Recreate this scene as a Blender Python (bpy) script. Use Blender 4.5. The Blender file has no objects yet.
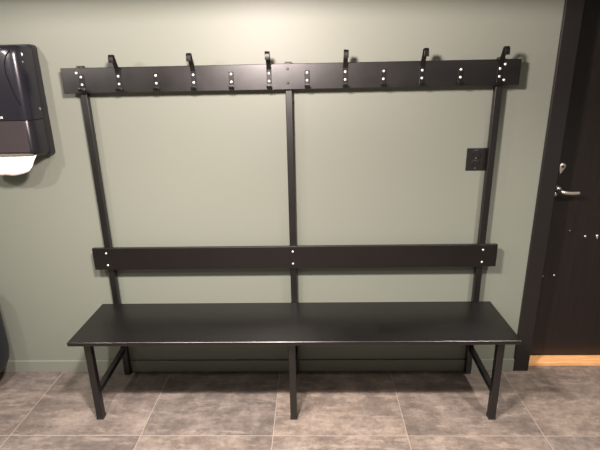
import bpy, bmesh, math, random
from mathutils import Vector, Matrix
random.seed(4)
S = bpy.context.scene
C = S.collection

# ------------------------------------------------------------------ camera
F_PX, H, D = 460.72, 1.5296, 2.1589
PITCH, YAW, ROLL = math.radians(17.8266), math.radians(-1.639), math.radians(-1.1498)
fw = Vector((math.sin(YAW) * math.cos(PITCH), math.cos(YAW) * math.cos(PITCH), -math.sin(PITCH)))
r0 = Vector((math.cos(YAW), -math.sin(YAW), 0)); u0 = r0.cross(fw)
r1 = math.cos(ROLL) * r0 + math.sin(ROLL) * u0
u1 = -math.sin(ROLL) * r0 + math.cos(ROLL) * u0
cd = bpy.data.cameras.new('camera'); cam = bpy.data.objects.new('camera', cd); C.objects.link(cam)
cd.sensor_fit = 'HORIZONTAL'; cd.sensor_width = 36; cd.lens = F_PX * 36 / 600; cd.clip_start = .05
cam.matrix_world = Matrix(((r1.x, u1.x, -fw.x, 0), (r1.y, u1.y, -fw.y, -D), (r1.z, u1.z, -fw.z, H), (0, 0, 0, 1)))
S.camera = cam

# ------------------------------------------------------------------ light: a row of round ceiling downlights, plus an added fill panel
CEIL = 1.975
w = bpy.data.worlds.new('world'); S.world = w; w.use_nodes = True
w.node_tree.nodes['Background'].inputs[0].default_value = (.85, .95, 1, 1)
w.node_tree.nodes['Background'].inputs[1].default_value = .05
def downlight(x, y, watts, col=(1, .89, .80), size=171, blend=.03, rad=.03, z=1.93):
    l = bpy.data.lights.new('downlight', 'SPOT'); l.energy = watts; l.color = col
    l.spot_size = math.radians(size); l.spot_blend = blend; l.shadow_soft_size = rad
    o = bpy.data.objects.new('downlight', l); o.location = (x, y, z); C.objects.link(o)
LX = -.28
downlight(LX, -1.2, 252, (1, .85, .80), 176, .02, .085, 1.895)                 # middle lamp: a little light goes out almost flat ...
downlight(LX, -1.2, 170, (1, .9, .82), 128, 1, .035)          # ... most of it downwards
downlight(-.92, -1.2, 190, (1, .9, .82), 140, 1)
downlight(-1.62, -1.2, 52, (1, .9, .84), 176, .02)
downlight(1.22, -1.2, 215, (1, .9, .82), 140, 1)
l = bpy.data.lights.new('fill_panel', 'AREA'); l.shape = 'RECTANGLE'; l.size = 3.2; l.size_y = .12; l.energy = 24; l.color = (1, .92, .86)  # unseen fill light, added to brighten the shaded floor under the seat
o = bpy.data.objects.new('fill_panel', l); o.location = (0, -1.8, 1.96); C.objects.link(o)
S.view_settings.view_transform = 'Standard'; S.view_settings.look = 'None'
S.view_settings.gamma = 1; S.view_settings.use_curve_mapping = False
S.view_settings.exposure = -.1

# ------------------------------------------------------------------ materials
def mat(name, col, rough=.5, metal=0, spec=.5, coat=0):
    m = bpy.data.materials.new(name); m.use_nodes = True
    b = m.node_tree.nodes['Principled BSDF']
    b.inputs['Base Color'].default_value = (*col, 1); b.inputs['Roughness'].default_value = rough
    b.inputs['Metallic'].default_value = metal; b.inputs['Specular IOR Level'].default_value = spec
    b.inputs['Coat Weight'].default_value = coat
    return m
class NT:
    def __init__(s, m): s.t = m.node_tree; s.b = s.t.nodes['Principled BSDF']; s.m = m
    def n(s, typ, ins=None, **kw):
        q = s.t.nodes.new(typ)
        for k, v in kw.items(): setattr(q, k, v)
        for k, v in (ins or {}).items():
            if isinstance(v, bpy.types.NodeSocket): s.t.links.new(v, q.inputs[k])
            else: q.inputs[k].default_value = v
        return q
    def math(s, op, a, b=0, c=0):
        return s.n('ShaderNodeMath', {0: a, 1: b, 2: c}, operation=op).outputs[0]
    def noise(s, vec, scale, detail=4, rough=.55, dist=0):
        return s.n('ShaderNodeTexNoise', {'Vector': vec, 'Scale': scale, 'Detail': detail, 'Roughness': rough, 'Distortion': dist}).outputs[0]
    def ramp(s, fac, stops):
        q = s.n('ShaderNodeValToRGB', {0: fac}); e = q.color_ramp.elements
        while len(e) < len(stops): e.new(.5)
        for el, (p, c) in zip(e, stops): el.position = p; el.color = (*c, 1) if len(c) == 3 else c
        return q.outputs[0]
    def mix(s, f, a, b, blend='MIX'):
        q = s.n('ShaderNodeMix', data_type='RGBA', blend_type=blend)
        for i, v in ((0, f), (6, a), (7, b)):
            if isinstance(v, bpy.types.NodeSocket): s.t.links.new(v, q.inputs[i])
            else: q.inputs[i].default_value = v if i == 0 else (*v, 1)
        return q.outputs[2]
    def bump(s, h, strength=.2, dist=.002):
        q = s.n('ShaderNodeBump', {'Height': h, 'Strength': strength, 'Distance': dist})
        s.t.links.new(q.outputs[0], s.b.inputs['Normal'])
    def set(s, k, v): s.t.links.new(v, s.b.inputs[k])
    def pos(s): return s.n('ShaderNodeNewGeometry').outputs['Position']
    def obj(s): return s.n('ShaderNodeTexCoord').outputs['Object']

def paint_mat(name, col, rough=.75):
    m = mat(name, col, rough, spec=.3); n = NT(m); p = n.pos()
    n.set('Base Color', n.mix(n.noise(p, 1.3, 3), tuple(c * .96 for c in col), tuple(c * 1.04 for c in col)))
    n.bump(n.noise(p, 260, 3), .12, .001); return m
M_WALL = paint_mat('wall_paint', (.158, .172, .143), .5)
M_BASE = paint_mat('baseboard_paint', (.165, .178, .15), .4)
M_CEIL = paint_mat('ceiling_paint', (.7, .69, .67))
M_WALL2 = paint_mat('pale_wall_paint', (.24, .24, .22), .6)

def board_mat(name, col, rough, chips=True):
    m = mat(name, col, rough, spec=.72); n = NT(m); p = n.pos()
    st = n.n('ShaderNodeMapping', {'Vector': p, 'Scale': (2, 30, 30)}).outputs[0]
    g = n.noise(st, 6, 5, .6)
    c = n.mix(g, tuple(v * .8 for v in col), tuple(v * 1.25 for v in col))
    if chips:
        v = n.n('ShaderNodeTexVoronoi', {'Vector': p, 'Scale': 14}).outputs['Distance']
        sel = n.math('MULTIPLY', n.math('LESS_THAN', v, .035), n.math('GREATER_THAN', n.noise(p, 5, 1), .6))
        c = n.mix(sel, c, (.16, .14, .12))
    n.set('Base Color', c)
    n.set('Roughness', n.math('ADD', n.math('MULTIPLY', n.noise(p, 9, 4), .14), rough - .07))
    n.bump(n.noise(p, 190, 2), .08, .001); return m
M_BOARD = board_mat('black_painted_board', (.0012, .0006, .0007), .325)
M_STEEL = board_mat('black_powder_coated_steel', (.0012, .0007, .0007), .385, False)
M_HOOK = mat('black_hook_steel', (.004, .0036, .0036), .42, spec=.28)
M_SCREW = mat('bright_zinc_screw', (.8, .78, .74), .3, .55)
M_DSCREW = mat('dark_painted_screw', (.03, .026, .026), .25)
M_PLUG = mat('black_end_cap', (.012, .012, .012), .5)

# floor tiles
G0, GY, T = -1.388, -.4853, .6
M_FLOOR = mat('stone_look_floor_tiles', (.2, .18, .16), .5); n = NT(M_FLOOR)
p = n.pos(); sx = n.n('ShaderNodeSeparateXYZ', {0: p})
tx = n.math('DIVIDE', n.math('SUBTRACT', sx.outputs[0], G0), T)
ty = n.math('DIVIDE', n.math('SUBTRACT', sx.outputs[1], GY), T)
ix, iy = n.math('FLOOR', tx), n.math('FLOOR', ty)
def edge(t):
    f = n.math('FRACT', t); return n.math('MINIMUM', f, n.math('SUBTRACT', 1, f))
ed = n.math('MINIMUM', edge(tx), edge(ty))
grout = n.math('LESS_THAN', ed, .0026)
idv = n.n('ShaderNodeCombineXYZ', {0: ix, 1: iy, 2: 3.3}).outputs[0]
wn = n.n('ShaderNodeTexWhiteNoise', {'Vector': idv}); rnd, rcol = wn.outputs['Value'], wn.outputs['Color']
off = n.n('ShaderNodeVectorMath', {0: rcol, 1: (40, 40, 40)}, operation='MULTIPLY').outputs[0]
q = n.n('ShaderNodeVectorMath', {0: p, 1: off}, operation='ADD').outputs[0]
cloud = n.noise(q, 5.5, 12, .78, .15)
stretch = n.n('ShaderNodeMapping', {'Vector': q, 'Rotation': (0, 0, 1.0), 'Scale': (1.6, 6.5, 1)}).outputs[0]
streak = n.noise(stretch, 4.2, 9, .76, .3)
fine = n.noise(q, 38, 5, .7)
c = n.ramp(cloud, [(.36, (.13, .11, .095)), (.47, (.19, .16, .138)), (.56, (.265, .226, .195)), (.66, (.36, .31, .265))])
c = n.mix(n.ramp(streak, [(.53, (0, 0, 0)), (.62, (.75, .75, .75))]), c, (.37, .315, .265))
c = n.mix(n.ramp(streak, [(.36, (.7, .7, .7)), (.46, (0, 0, 0))]), c, (.10, .084, .074))
c = n.mix(n.math('MULTIPLY', n.ramp(fine, [(.35, (1, 1, 1)), (.6, (0, 0, 0))]), .3), c, (.11, .094, .084))
c = n.mix(1.0, c, n.ramp(rnd, [(0, (.86, .86, .88)), (1, (1.1, 1.06, 1.02))]), 'MULTIPLY')
c = n.mix(1.0, c, (.64, .635, .64), 'MULTIPLY')
c = n.mix(grout, c, (.24, .21, .18))
n.set('Base Color', c)
n.set('Roughness', n.math('ADD', n.math('MULTIPLY', fine, .25), .36))
n.bump(n.math('SUBTRACT', n.math('MULTIPLY', fine, .3), n.math('MULTIPLY', grout, 1)), .25, .0015)

# door veneer, oak threshold
M_DOOR = mat('dark_stained_door_veneer', (.02, .013, .012), .42); n = NT(M_DOOR); p = n.pos()
g = n.noise(n.n('ShaderNodeMapping', {'Vector': p, 'Scale': (26, 26, 1.2)}).outputs[0], 3, 6, .65, .6)
n.set('Base Color', n.ramp(g, [(.3, (.006, .0042, .0042)), (.55, (.009, .0062, .006)), (.75, (.014, .009, .008))]))
n.bump(g, .06, .001)
M_FRAME = mat('black_door_frame_paint', (.008, .0065, .0068), .42)
M_OAK = mat('oak_threshold', (.3, .16, .07), .45); n = NT(M_OAK); p = n.pos()
g = n.noise(n.n('ShaderNodeMapping', {'Vector': p, 'Scale': (3, 40, 40)}).outputs[0], 3, 6, .6, .6)
n.set('Base Color', n.ramp(g, [(.3, (.55, .27, .10)), (.55, (.72, .39, .17)), (.75, (.8, .5, .26))]))
M_CHROME = mat('satin_nickel', (.8, .77, .72), .38, 1)
# dispenser
M_DISP = mat('black_glossy_plastic', (.009, .0088, .0135), .27)
M_DISP2 = mat('black_satin_plastic', (.007, .007, .010), .32)
M_SMOKE = mat('smoke_grey_window', (.032, .026, .029), .25)
M_DARKLINE = mat('dark_moulded_groove', (.004, .004, .005), .7, spec=.1)
M_TOWEL = mat('white_paper_towel', (.86, .8, .75), .85); n = NT(M_TOWEL); p = n.pos()
n.bump(n.noise(n.n('ShaderNodeMapping', {'Vector': p, 'Scale': (60, 60, 6)}).outputs[0], 2, 4), .5, .003)
M_WHITE = mat('pale_grey_print', (.55, .55, .55), .5)
M_SOCK = mat('dark_grey_socket_plastic', (.012, .011, .0105), .28, spec=.5)
M_SOCKW = mat('dark_socket_well', (.007, .0065, .006), .4)
M_BIN = mat('black_bin_plastic', (.005, .006, .011), .45)

# ------------------------------------------------------------------ mesh helpers
def link(name, bm, m, parent=None, smooth=False, bevel=0, seg=2, kind=None):
    bmesh.ops.recalc_face_normals(bm, faces=bm.faces)
    me = bpy.data.meshes.new(name); bm.to_mesh(me); bm.free()
    for mm in (m if isinstance(m, (list, tuple)) else [m]): me.materials.append(mm)
    o = bpy.data.objects.new(name, me); C.objects.link(o)
    if smooth: me.shade_smooth()
    if bevel:
        b = o.modifiers.new('bevel', 'BEVEL'); b.width = bevel; b.segments = seg; b.limit_method = 'ANGLE'; b.angle_limit = math.radians(40)
        b.harden_normals = False
    if parent: o.parent = parent
    if kind: o['kind'] = kind
    return o
def box(bm, x0, x1, y0, y1, z0, z1):
    r = bmesh.ops.create_cube(bm, size=1)['verts']
    for v in r: v.co = Vector((x0 + (v.co.x + .5) * (x1 - x0), y0 + (v.co.y + .5) * (y1 - y0), z0 + (v.co.z + .5) * (z1 - z0)))
    return r
def boxo(name, b, m, parent=None, **k):
    bm = bmesh.new(); box(bm, *b); return link(name, bm, m, parent, **k)
def lathe(bm, prof, loc, axis='Y', n=20):
    """profile of (radius, height) spun about an axis; heights run towards -Y (out of the wall) or +Z"""
    rings = []
    for r, h in prof:
        ring = []
        for i in range(n):
            a = 2 * math.pi * i / n
            if axis == 'Y': v = Vector((r * math.cos(a), -h, r * math.sin(a)))
            else: v = Vector((r * math.cos(a), r * math.sin(a), h))
            ring.append(bm.verts.new(v + Vector(loc)))
        rings.append(ring)
    for a, b in zip(rings, rings[1:]):
        for i in range(n): bm.faces.new((a[i], a[(i + 1) % n], b[(i + 1) % n], b[i]))
    bm.faces.new(rings[0]); bm.faces.new(rings[-1][::-1])
def tube(bm, pts, r, n=12):
    pts = [Vector(p) for p in pts]; rings = []
    for i, p in enumerate(pts):
        t = (pts[min(i + 1, len(pts) - 1)] - pts[max(i - 1, 0)]).normalized()
        s = t.cross(Vector((0, 0, 1)) if abs(t.z) < .9 else Vector((1, 0, 0))).normalized(); q = s.cross(t)
        rr = r[i] if isinstance(r, (list, tuple)) else r
        rings.append([bm.verts.new(p + rr * (math.cos(2 * math.pi * k / n) * s + math.sin(2 * math.pi * k / n) * q)) for k in range(n)])
    for a, b in zip(rings, rings[1:]):
        for i in range(n): bm.faces.new((a[i], a[(i + 1) % n], b[(i + 1) % n], b[i]))
    bm.faces.new(rings[0]); bm.faces.new(rings[-1][::-1])
def ribbon(bm, pts, wid, th):
    """steel strip swept along (y, z) points"""
    pts = [Vector((0, a, b)) for a, b in pts]; secs = []
    for i, p in enumerate(pts):
        t = (pts[min(i + 1, len(pts) - 1)] - pts[max(i - 1, 0)]).normalized(); nn = Vector((0, -t.z, t.y))
        secs.append([bm.verts.new(p + Vector((sx * wid / 2, 0, 0)) + nn * sn * th / 2) for sx, sn in ((-1, -1), (1, -1), (1, 1), (-1, 1))])
    for a, b in zip(secs, secs[1:]):
        for i in range(4): bm.faces.new((a[i], a[(i + 1) % 4], b[(i + 1) % 4], b[i]))
    bm.faces.new(secs[0]); bm.faces.new(secs[-1][::-1])
def smoothpts(ctrl, k=5):
    out = []
    P = [ctrl[0]] + list(ctrl) + [ctrl[-1]]
    for i in range(1, len(P) - 2):
        for s in range(k):
            t = s / k
            out.append(tuple(.5 * (2 * P[i][j] + (P[i + 1][j] - P[i - 1][j]) * t + (2 * P[i - 1][j] - 5 * P[i][j] + 4 * P[i + 1][j] - P[i + 2][j]) * t * t
                       + (3 * P[i][j] - P[i - 1][j] - 3 * P[i + 1][j] + P[i + 2][j]) * t ** 3) for j in range(len(P[0]))))
    out.append(ctrl[-1]); return out
def thing(name, loc, label, cat, group=None):
    o = bpy.data.objects.new(name, None); o.empty_display_size = .1; C.objects.link(o); o.location = loc
    o['label'] = label; o['category'] = cat
    if group: o['group'] = group
    return o
def keep(o, root):
    """parent a world-space part to its thing, leaving it where it is"""
    o.parent = root; o.location = o.location - root.location; return o

# ------------------------------------------------------------------ the room
XL, XR, YF = -2.3, 2.55, -3.3
DX0, DX1, DH = 1.071, 2.05, 1.93       # door opening including its frame
boxo('floor', (XL - .1, XR + .1, YF - .1, .14, -.05, 0), M_FLOOR, kind='structure')
bm = bmesh.new()
box(bm, XL - .1, DX0, 0, .14, 0, CEIL); box(bm, DX1, XR + .1, 0, .14, 0, CEIL); box(bm, DX0, DX1, 0, .14, DH, CEIL)
link('wall_back', bm, M_WALL, kind='structure')
boxo('wall_left', (XL - .1, XL, YF, 0, 0, CEIL), M_WALL, kind='structure')
boxo('wall_right', (XR, XR + .1, YF, 0, 0, CEIL), M_WALL, kind='structure')
boxo('wall_front', (XL - .1, XR + .1, YF - .1, YF, 0, CEIL), M_WALL2, kind='structure')
boxo('ceiling', (XL - .1, XR + .1, YF - .1, .14, CEIL, CEIL + .08), M_CEIL, kind='structure')
boxo('baseboard_back', (XL, DX0 - .001, -.012, 0, 0, .069), M_BASE, kind='structure', bevel=.0012)

# door with its frame, threshold, handle and lock
LEAF = .098
bm = bmesh.new()
box(bm, DX0, DX0 + .078, -.014, .135, 0, DH); box(bm, DX1 - .078, DX1, -.014, .135, 0, DH); box(bm, DX0 + .078, DX1 - .078, -.014, .135, DH - .078, DH)
link('trim_1', bm, M_FRAME, kind='structure', bevel=.003)
boxo('trim_2', (DX0 + .078, DX1 - .078, .031, .135, 0, .02), M_OAK, kind='structure', bevel=.002)
door = boxo('door_1', (DX0 + .08, DX1 - .08, LEAF, .138, .023, DH - .081), M_DOOR, kind='structure', bevel=.002)
def rose(name, x, z, r, h, parent):
    bm = bmesh.new(); lathe(bm, [(r, 0), (r, h * .6), (r * .9, h), (.001, h)], (x, LEAF, z), n=28); return link(name, bm, M_CHROME, parent, smooth=False, bevel=.0012)
hd = rose('door_handle', 1.208, .982, .0125, .03, door)
bm = bmesh.new()
tube(bm, smoothpts([(1.208, LEAF - .02, .979), (1.208, LEAF - .045, .977), (1.217, LEAF - .055, .973), (1.25, LEAF - .057, .968), (1.294, LEAF - .055, .968)], 6), .0085, 14)
link('lever', bm, M_CHROME, hd, smooth=True)
bm = bmesh.new(); lathe(bm, [(.010, 0), (.010, .014), (.007, .018), (.001, .019)], (1.202, LEAF, .953), n=20)
link('rose_screw_cap', bm, M_CHROME, hd, smooth=True)
# drop-shaped key cover above the handle
bm = bmesh.new(); out = []
for i in range(28):
    a = 2 * math.pi * i / 28; r = .0175
    x, z = r * math.cos(a), r * math.sin(a)
    if z < 0: z *= 2.2; x = x * (1 - .5 * (-z / .0385)) - .006 * (-z / .0385)
    out.append((x, z))
lv = []
for h, s in ((0, 1), (.007, 1), (.011, .85), (.012, .5)):
    lv.append([bm.verts.new((1.219 + x * s, LEAF - h, 1.09 + z * s)) for x, z in out])
for a, b in zip(lv, lv[1:]):
    for i in range(28): bm.faces.new((a[i], a[(i + 1) % 28], b[(i + 1) % 28], b[i]))
bm.faces.new(lv[0]); bm.faces.new(lv[-1][::-1])
kc = link('key_cover', bm, M_CHROME, door, smooth=True)
bm = bmesh.new(); lathe(bm, [(.0055, .010), (.0055, .0145), (.001, .0148)], (1.219, LEAF, 1.09), n=14); link('keyhole', bm, M_DISP2, kc)
for x, z, r in ((1.393, .726, .0055), (1.453, .728, .0065), (1.455, .716, .003), (1.268, .510, .0045), (1.212, .505, .0025), (1.31, .757, .0022)):
    bm = bmesh.new(); lathe(bm, [(r, 0), (r * .9, .0016), (.0005, .0024)], (x, LEAF, z), n=9); link('screw', bm, M_SCREW, door, smooth=True)

# ------------------------------------------------------------------ bench with coat hooks
bench = thing('hook_bench', (-.0995, -.21, 0), 'long black bench with backrest and a rail of coat hooks against the grey-green wall', 'bench')
PX = (-1.018, -.098, .8215); PW = .031
PF, PB = -.0415, -.0125      # posts front / back
def part(name, bm, m, **k): return keep(link(name, bm, m, **k), bench)
bm = bmesh.new(); box(bm, -1.089, .8925, -.4105, -.0425, .4145, .434); part('seat', bm, M_BOARD, bevel=.0028, seg=3)
bm = bmesh.new(); box(bm, -1.0885, .8905, -.0595, PF, .630, .7443); part('backrest', bm, M_BOARD, bevel=.002)
bm = bmesh.new(); box(bm, -1.094, .8975, -.0595, PF, 1.4775, 1.585); part('hook_rail', bm, M_BOARD, bevel=.002)
for x in PX:
    bm = bmesh.new(); box(bm, x - PW / 2, x + PW / 2, PF + .0003, PB, 0.002, 1.590); po = part('post', bm, M_STEEL, bevel=.003)
    bm = bmesh.new(); box(bm, x - PW / 2 + .002, x + PW / 2 - .002, PF + .003, PB - .003, 1.590, 1.594); link('end_cap', bm, M_PLUG, po).location = (0, 0, 0)
    bm = bmesh.new(); box(bm, x - PW / 2, x + PW / 2, -.3835, -.3515, 0.003, .414); le = part('leg', bm, M_STEEL, bevel=.003)
    bm = bmesh.new(); box(bm, x - PW / 2 - .0006, x + PW / 2 + .0006, -.3841, -.3499, 0, .012); link('foot_cap', bm, M_PLUG, le)
    bm = bmesh.new(); box(bm, x - .0125, x + .0125, -.3505, PF, .128, .153)
    for v in bm.verts: v.co.z += .02 * (v.co.y + .35) / .31
    part('stretcher', bm, M_STEEL, bevel=.002)
    bm = bmesh.new(); box(bm, x - PW / 2, x + PW / 2, -.3505, PF, .382, .414); part('seat_bearer', bm, M_STEEL, bevel=.002)
def screw_bm(r=.0058, h=.0035):
    bm = bmesh.new(); lathe(bm, [(r, 0), (r, h * .35), (r * .75, h * .8), (r * .35, h), (.0003, h)], (0, 0, 0), n=14); return bm
scr = link('screw', screw_bm(), M_SCREW, smooth=True); scr_me = scr.data; bpy.data.objects.remove(scr)
def screw(x, z, y, parent, name='screw', me=None, s=1, relative=True):
    o = bpy.data.objects.new(name, me or scr_me); C.objects.link(o); o.parent = parent
    o.location = Vector((x, y, z)) - parent.location - (bench.location if parent.parent == bench else Vector()); o.scale = (s, s, s); return o
for x in (-1.02, -.098, .8215):
    for z in (.718, .6548): screw(x, z, -.0595, bench, s=.9)
for x, z in ((-1.026, 1.564), (.8295, 1.5645), (.831, 1.500)): screw(x, z, -.0595, bench)
dark_me = scr_me.copy(); dark_me.materials.clear(); dark_me.materials.append(M_DSCREW)
for x, z in ((-1.024, 1.499), (-.1005, 1.563), (-.0995, 1.505)): o = screw(x, z, -.0595, bench, me=dark_me); 
# coat hooks: twelve, tall and short in turn
JH = [(-.0645, 1.500), (-.066, 1.492), (-.072, 1.4865), (-.080, 1.4855), (-.086, 1.489), (-.089, 1.496)]
def hook_mesh(tall):
    bm = bmesh.new()
    top = [(-.0617, 1.556)] if not tall else smoothpts([(-.122, 1.600), (-.123, 1.612), (-.121, 1.625), (-.112, 1.6315), (-.101, 1.629), (-.093, 1.617), (-.083, 1.600), (-.070, 1.580), (-.0625, 1.562)], 4)
    pts = [(a, b) for a, b in top] + [(-.0617, 1.545), (-.0617, 1.515), (-.0617, 1.500), (-.0635, 1.491)] + smoothpts([(-.0690, 1.4855), (-.0770, 1.4845), (-.0835, 1.4885), (-.0865, 1.4965)], 3)
    ribbon(bm, [(a + .0595, b - 1.53) for a, b in pts], .021 , .0042)
    if tall:   # strip tapers a touch on its way up
        for v in bm.verts:
            if v.co.z > .04: v.co.x *= .92
    return bm
protos = {}
for i in range(12):
    X = -1.006 + .16491 * i; tall = i % 2 == 1
    if tall not in protos:
        o = link('coat_hook', hook_mesh(tall), M_HOOK, bevel=.0008); protos[tall] = o
    else:
        o = protos[tall].copy(); C.objects.link(o)
    o.parent = bench; o.location = Vector((X, -.0595, 1.53)) - bench.location
    for z in (1.5465, 1.5145):
        s = bpy.data.objects.new('screw', scr_me); C.objects.link(s); s.parent = o; s.location = (0, -.0043, z - 1.53)
    if not tall: o['label'] = 'short coat hook without an upper arm'

# ------------------------------------------------------------------ double wall socket half behind the right post
sock = thing('wall_socket', (.76, 0, 1.148), 'dark grey double power socket on the wall beside the right post', 'socket')
bm = bmesh.new(); box(bm, .720, .8085, -.0065, -.0002, 1.096, 1.201); keep(link('cover_plate', bm, M_SOCK, bevel=.003, seg=3), sock)
for z in (1.172, 1.125):
    bm = bmesh.new()
    lathe(bm, [(.0212, .0062), (.0212, .0098), (.0192, .0104), (.0180, .0075), (.001, .0072)], (.762, 0, z), n=32)
    ou = keep(link('outlet', bm, M_SOCK), sock)
    bm = bmesh.new(); lathe(bm, [(.0172, .0070), (.0172, .0078), (.001, .0079)], (.762, 0, z), n=28); link('socket_well', bm, M_SOCKW, ou)
    for dx in (-.0095, .0095):
        bm = bmesh.new(); lathe(bm, [(.0026, .0075), (.0026, .0083), (.0005, .0084)], (.762 + dx, 0, z), n=10); link('contact_hole', bm, M_DARKLINE, ou)
    bm = bmesh.new(); box(bm, .759, .765, -.0098, -.0072, z - .0185, z - .0162); link('earth_clip', bm, M_CHROME, ou)

# ------------------------------------------------------------------ paper towel dispenser at the left edge
disp = thing('towel_dispenser', (-1.38, 0, 1.2), 'black plastic paper towel dispenser on the wall with a white towel hanging out', 'dispenser')
DXC, DW, DD, Z0, Z1 = -1.38, .335, .205, 1.225, 1.688
def rrect(x0, x1, z0, z1, r, k=6):
    out = []
    for cx, cz, a0 in ((x1 - r, z1 - r, 0), (x0 + r, z1 - r, 90), (x0 + r, z0 + r, 180), (x1 - r, z0 + r, 270)):
        for i in range(k + 1):
            a = math.radians(a0 + 90 * i / k); out.append((cx + r * math.cos(a), cz + r * math.sin(a)))
    return out
def shell(bm, secs):
    """secs: list of (y, loop of (x,z)) joined front to back, capped"""
    rings = [[bm.verts.new((x, y, z)) for x, z in lp] for y, lp in secs]; n_ = len(rings[0])
    for a, b in zip(rings, rings[1:]):
        for i in range(n_): bm.faces.new((a[i], a[(i + 1) % n_], b[(i + 1) % n_], b[i]))
    bm.faces.new(rings[0]); bm.faces.new(rings[-1][::-1])
x0, x1 = DXC - DW / 2, DXC + DW / 2
bm = bmesh.new()
shell(bm, [(-.0005, rrect(x0, x1, Z0 - .025, Z1, .018)), (-.036, rrect(x0, x1, Z0 - .022, Z1, .018)), (-.0445, rrect(x0 + .002, x1 - .002, Z0 - .02, Z1 - .002, .018))])
keep(link('back_housing', bm, M_DISP2, smooth=False, bevel=.002), disp)
ZS = 1.372  # seam between the dark cover and the smoke grey window
def section(inset, z0, z1, y, r=.03): return (y, rrect(x0 + inset, x1 - inset, z0, z1, r))
# upper cover: rounded top corners, straight seam
def loop_cover(inset, ztop, zb, r):
    lp = [(x0 + inset, zb), (x1 - inset, zb)]
    for cx, a0 in ((x1 - inset - r, 0), (x0 + inset + r, 90)):
        for i in range(7):
            a = math.radians(a0 + 15 * i); lp.append((cx + r * math.cos(a), ztop - r + r * math.sin(a)))
    return lp
bm = bmesh.new()
shell(bm, [(-.045, loop_cover(.003, Z1 - .003, ZS, .022)), (-.100, loop_cover(.007, Z1 - .006, ZS, .024)), (-.130, loop_cover(.013, Z1 - .010, ZS, .03)),
           (-.143, loop_cover(.022, Z1 - .017, ZS, .035)), (-.149, loop_cover(.034, Z1 - .02, ZS, .04)), (-.151, loop_cover(.055, Z1 - .033, ZS, .04))])
cov = keep(link('cover', bm, M_DISP, smooth=False, bevel=.004, seg=3), disp)
for pl in cov.data.polygons: pl.use_smooth = True
def loop_low(inset, zb, r):
    lp = [(x1 - inset, ZS - .0015), (x0 + inset, ZS - .0015)]
    for cx, a0 in ((x0 + inset + r, 180), (x1 - inset - r, 270)):
        for i in range(7):
            a = math.radians(a0 + 15 * i); lp.append((cx + r * math.cos(a), zb + r + r * math.sin(a)))
    return lp
bm = bmesh.new()
shell(bm, [(-.045, loop_low(.003, Z0 - .018, .02)), (-.100, loop_low(.007, Z0 - .012, .02)), (-.130, loop_low(.013, Z0 - .006, .02)),
           (-.143, loop_low(.021, Z0 + .002, .018)), (-.148, loop_low(.030, Z0 + .006, .012))])
low = keep(link('lower_cover', bm, M_DISP2, bevel=.003), disp)
for pl in low.data.polygons: pl.use_smooth = True
bm = bmesh.new(); shell(bm, [(-.1475, loop_low(.030, Z0 + .008, .008)), (-.1515, loop_low(.033, Z0 + .010, .008))])
keep(link('viewing_window', bm, M_SMOKE, bevel=.002), disp)
# moulded curved groove on the cover
bm = bmesh.new()
gr = smoothpts([(-1.2475, -.1495, 1.655), (-1.262, -.1512, 1.64), (-1.276, -.1512, 1.608), (-1.279, -.1512, 1.568), (-1.272, -.1512, 1.532), (-1.262, -.1505, 1.487), (-1.246, -.149, 1.437)], 6)
tube(bm, gr, .0022, 8); keep(link('moulded_groove', bm, M_DARKLINE, smooth=True), disp)
# chrome rings put in for highlights on the keyhole and curved right shoulder
for (cx, cy, cz, rr) in ((-1.2235, -.1115, 1.642, .008), (-1.2235, -.1115, 1.612, .0035), (-1.2185, -.058, 1.415, .006)):
    bm = bmesh.new(); lathe(bm, [(rr, 0), (rr, .003), (rr * .7, .0035), (rr * .6, .001), (.0005, .001)], (cx, cy, cz), n=18)
    keep(link('glint_ring', bm, M_CHROME, smooth=False), disp)
# end of a small pale printed mark, cut off by the frame edge
for k, xx in enumerate((-1.360, -1.350, -1.340)):
    bm = bmesh.new(); box(bm, xx, xx + .007, -.1518, -.1508, ZS + .010, ZS + .019); keep(link('printed_mark', bm, M_WHITE), disp)
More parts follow.
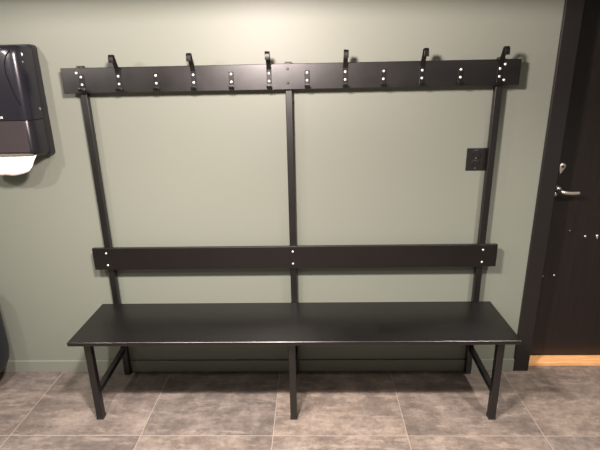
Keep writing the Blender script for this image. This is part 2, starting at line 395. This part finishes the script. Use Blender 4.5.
# towel
bm = bmesh.new(); NX, NZ = 26, 8; grid = []
tx0, tx1 = x0 + .04, x1 - .010
for j in range(NZ + 1):
    t = j / NZ; row = []
    for i in range(NX + 1):
        s = i / NX; x = tx0 + (tx1 - tx0) * s
        x -= .040 * t * max(0, (s - .6) / .4) ** 2
        drop = .098 * (1 - .42 * max(0, (s - .55) / .45) ** 1.6) * (1 - .35 * max(0, (.35 - s) / .35) ** 1.6)
        z = Z0 + .02 - (drop + .02) * t + .001 * math.sin(s * 21) * t
        y = -.105 - .020 * math.sin(t * 2.2) + .002 * math.sin(s * 31 + t * 2) * t + .001 * math.sin(s * 70) * t
        row.append(bm.verts.new((x, y, z)))
    grid.append(row)
for a, b in zip(grid, grid[1:]):
    for i in range(NX): bm.faces.new((a[i], a[i + 1], b[i + 1], b[i]))
tw = link('paper_towel', bm, M_TOWEL, smooth=True); sm = tw.modifiers.new('thick', 'SOLIDIFY'); sm.thickness = .0018
keep(tw, disp)

# ------------------------------------------------------------------ waste bin cut off by the left edge
wb = thing('waste_bin', (-1.84, 0, .08), 'black rounded waste bin hung on the wall below the towel dispenser', 'bin')
def bowl(name, m, cx, cy, rx, ry, prof, parent, th=.003):
    bm = bmesh.new(); rings = []; n_ = 48
    for s, z in prof:
        ring = []
        for i in range(n_):
            a = 2 * math.pi * i / n_; ca, sa = math.cos(a), math.sin(a); e = .8
            ring.append(bm.verts.new((cx + rx * s * math.copysign(abs(ca) ** e, ca), cy + ry * s * math.copysign(abs(sa) ** e, sa), z)))
        rings.append(ring)
    for a, b in zip(rings, rings[1:]):
        for i in range(n_): bm.faces.new((a[i], a[(i + 1) % n_], b[(i + 1) % n_], b[i]))
    bm.faces.new(rings[0])
    o = link(name, bm, m, smooth=True)
    if th:
        md = o.modifiers.new('thick', 'SOLIDIFY'); md.thickness = th; md.offset = 0
    return keep(o, parent)
BINP = [(.50, .075), (.72, .085), (.88, .115), (.965, .16), (1, .22), (1, .36), (.99, .46), (.98, .53)]
body = bowl('body', M_BIN, -1.84, -.168, .262, .155, BINP, wb)
bm = bmesh.new(); box(bm, -1.90, -1.78, -.016, -.0005, .36, .50); keep(link('wall_bracket', bm, M_BIN, bevel=.002), wb)
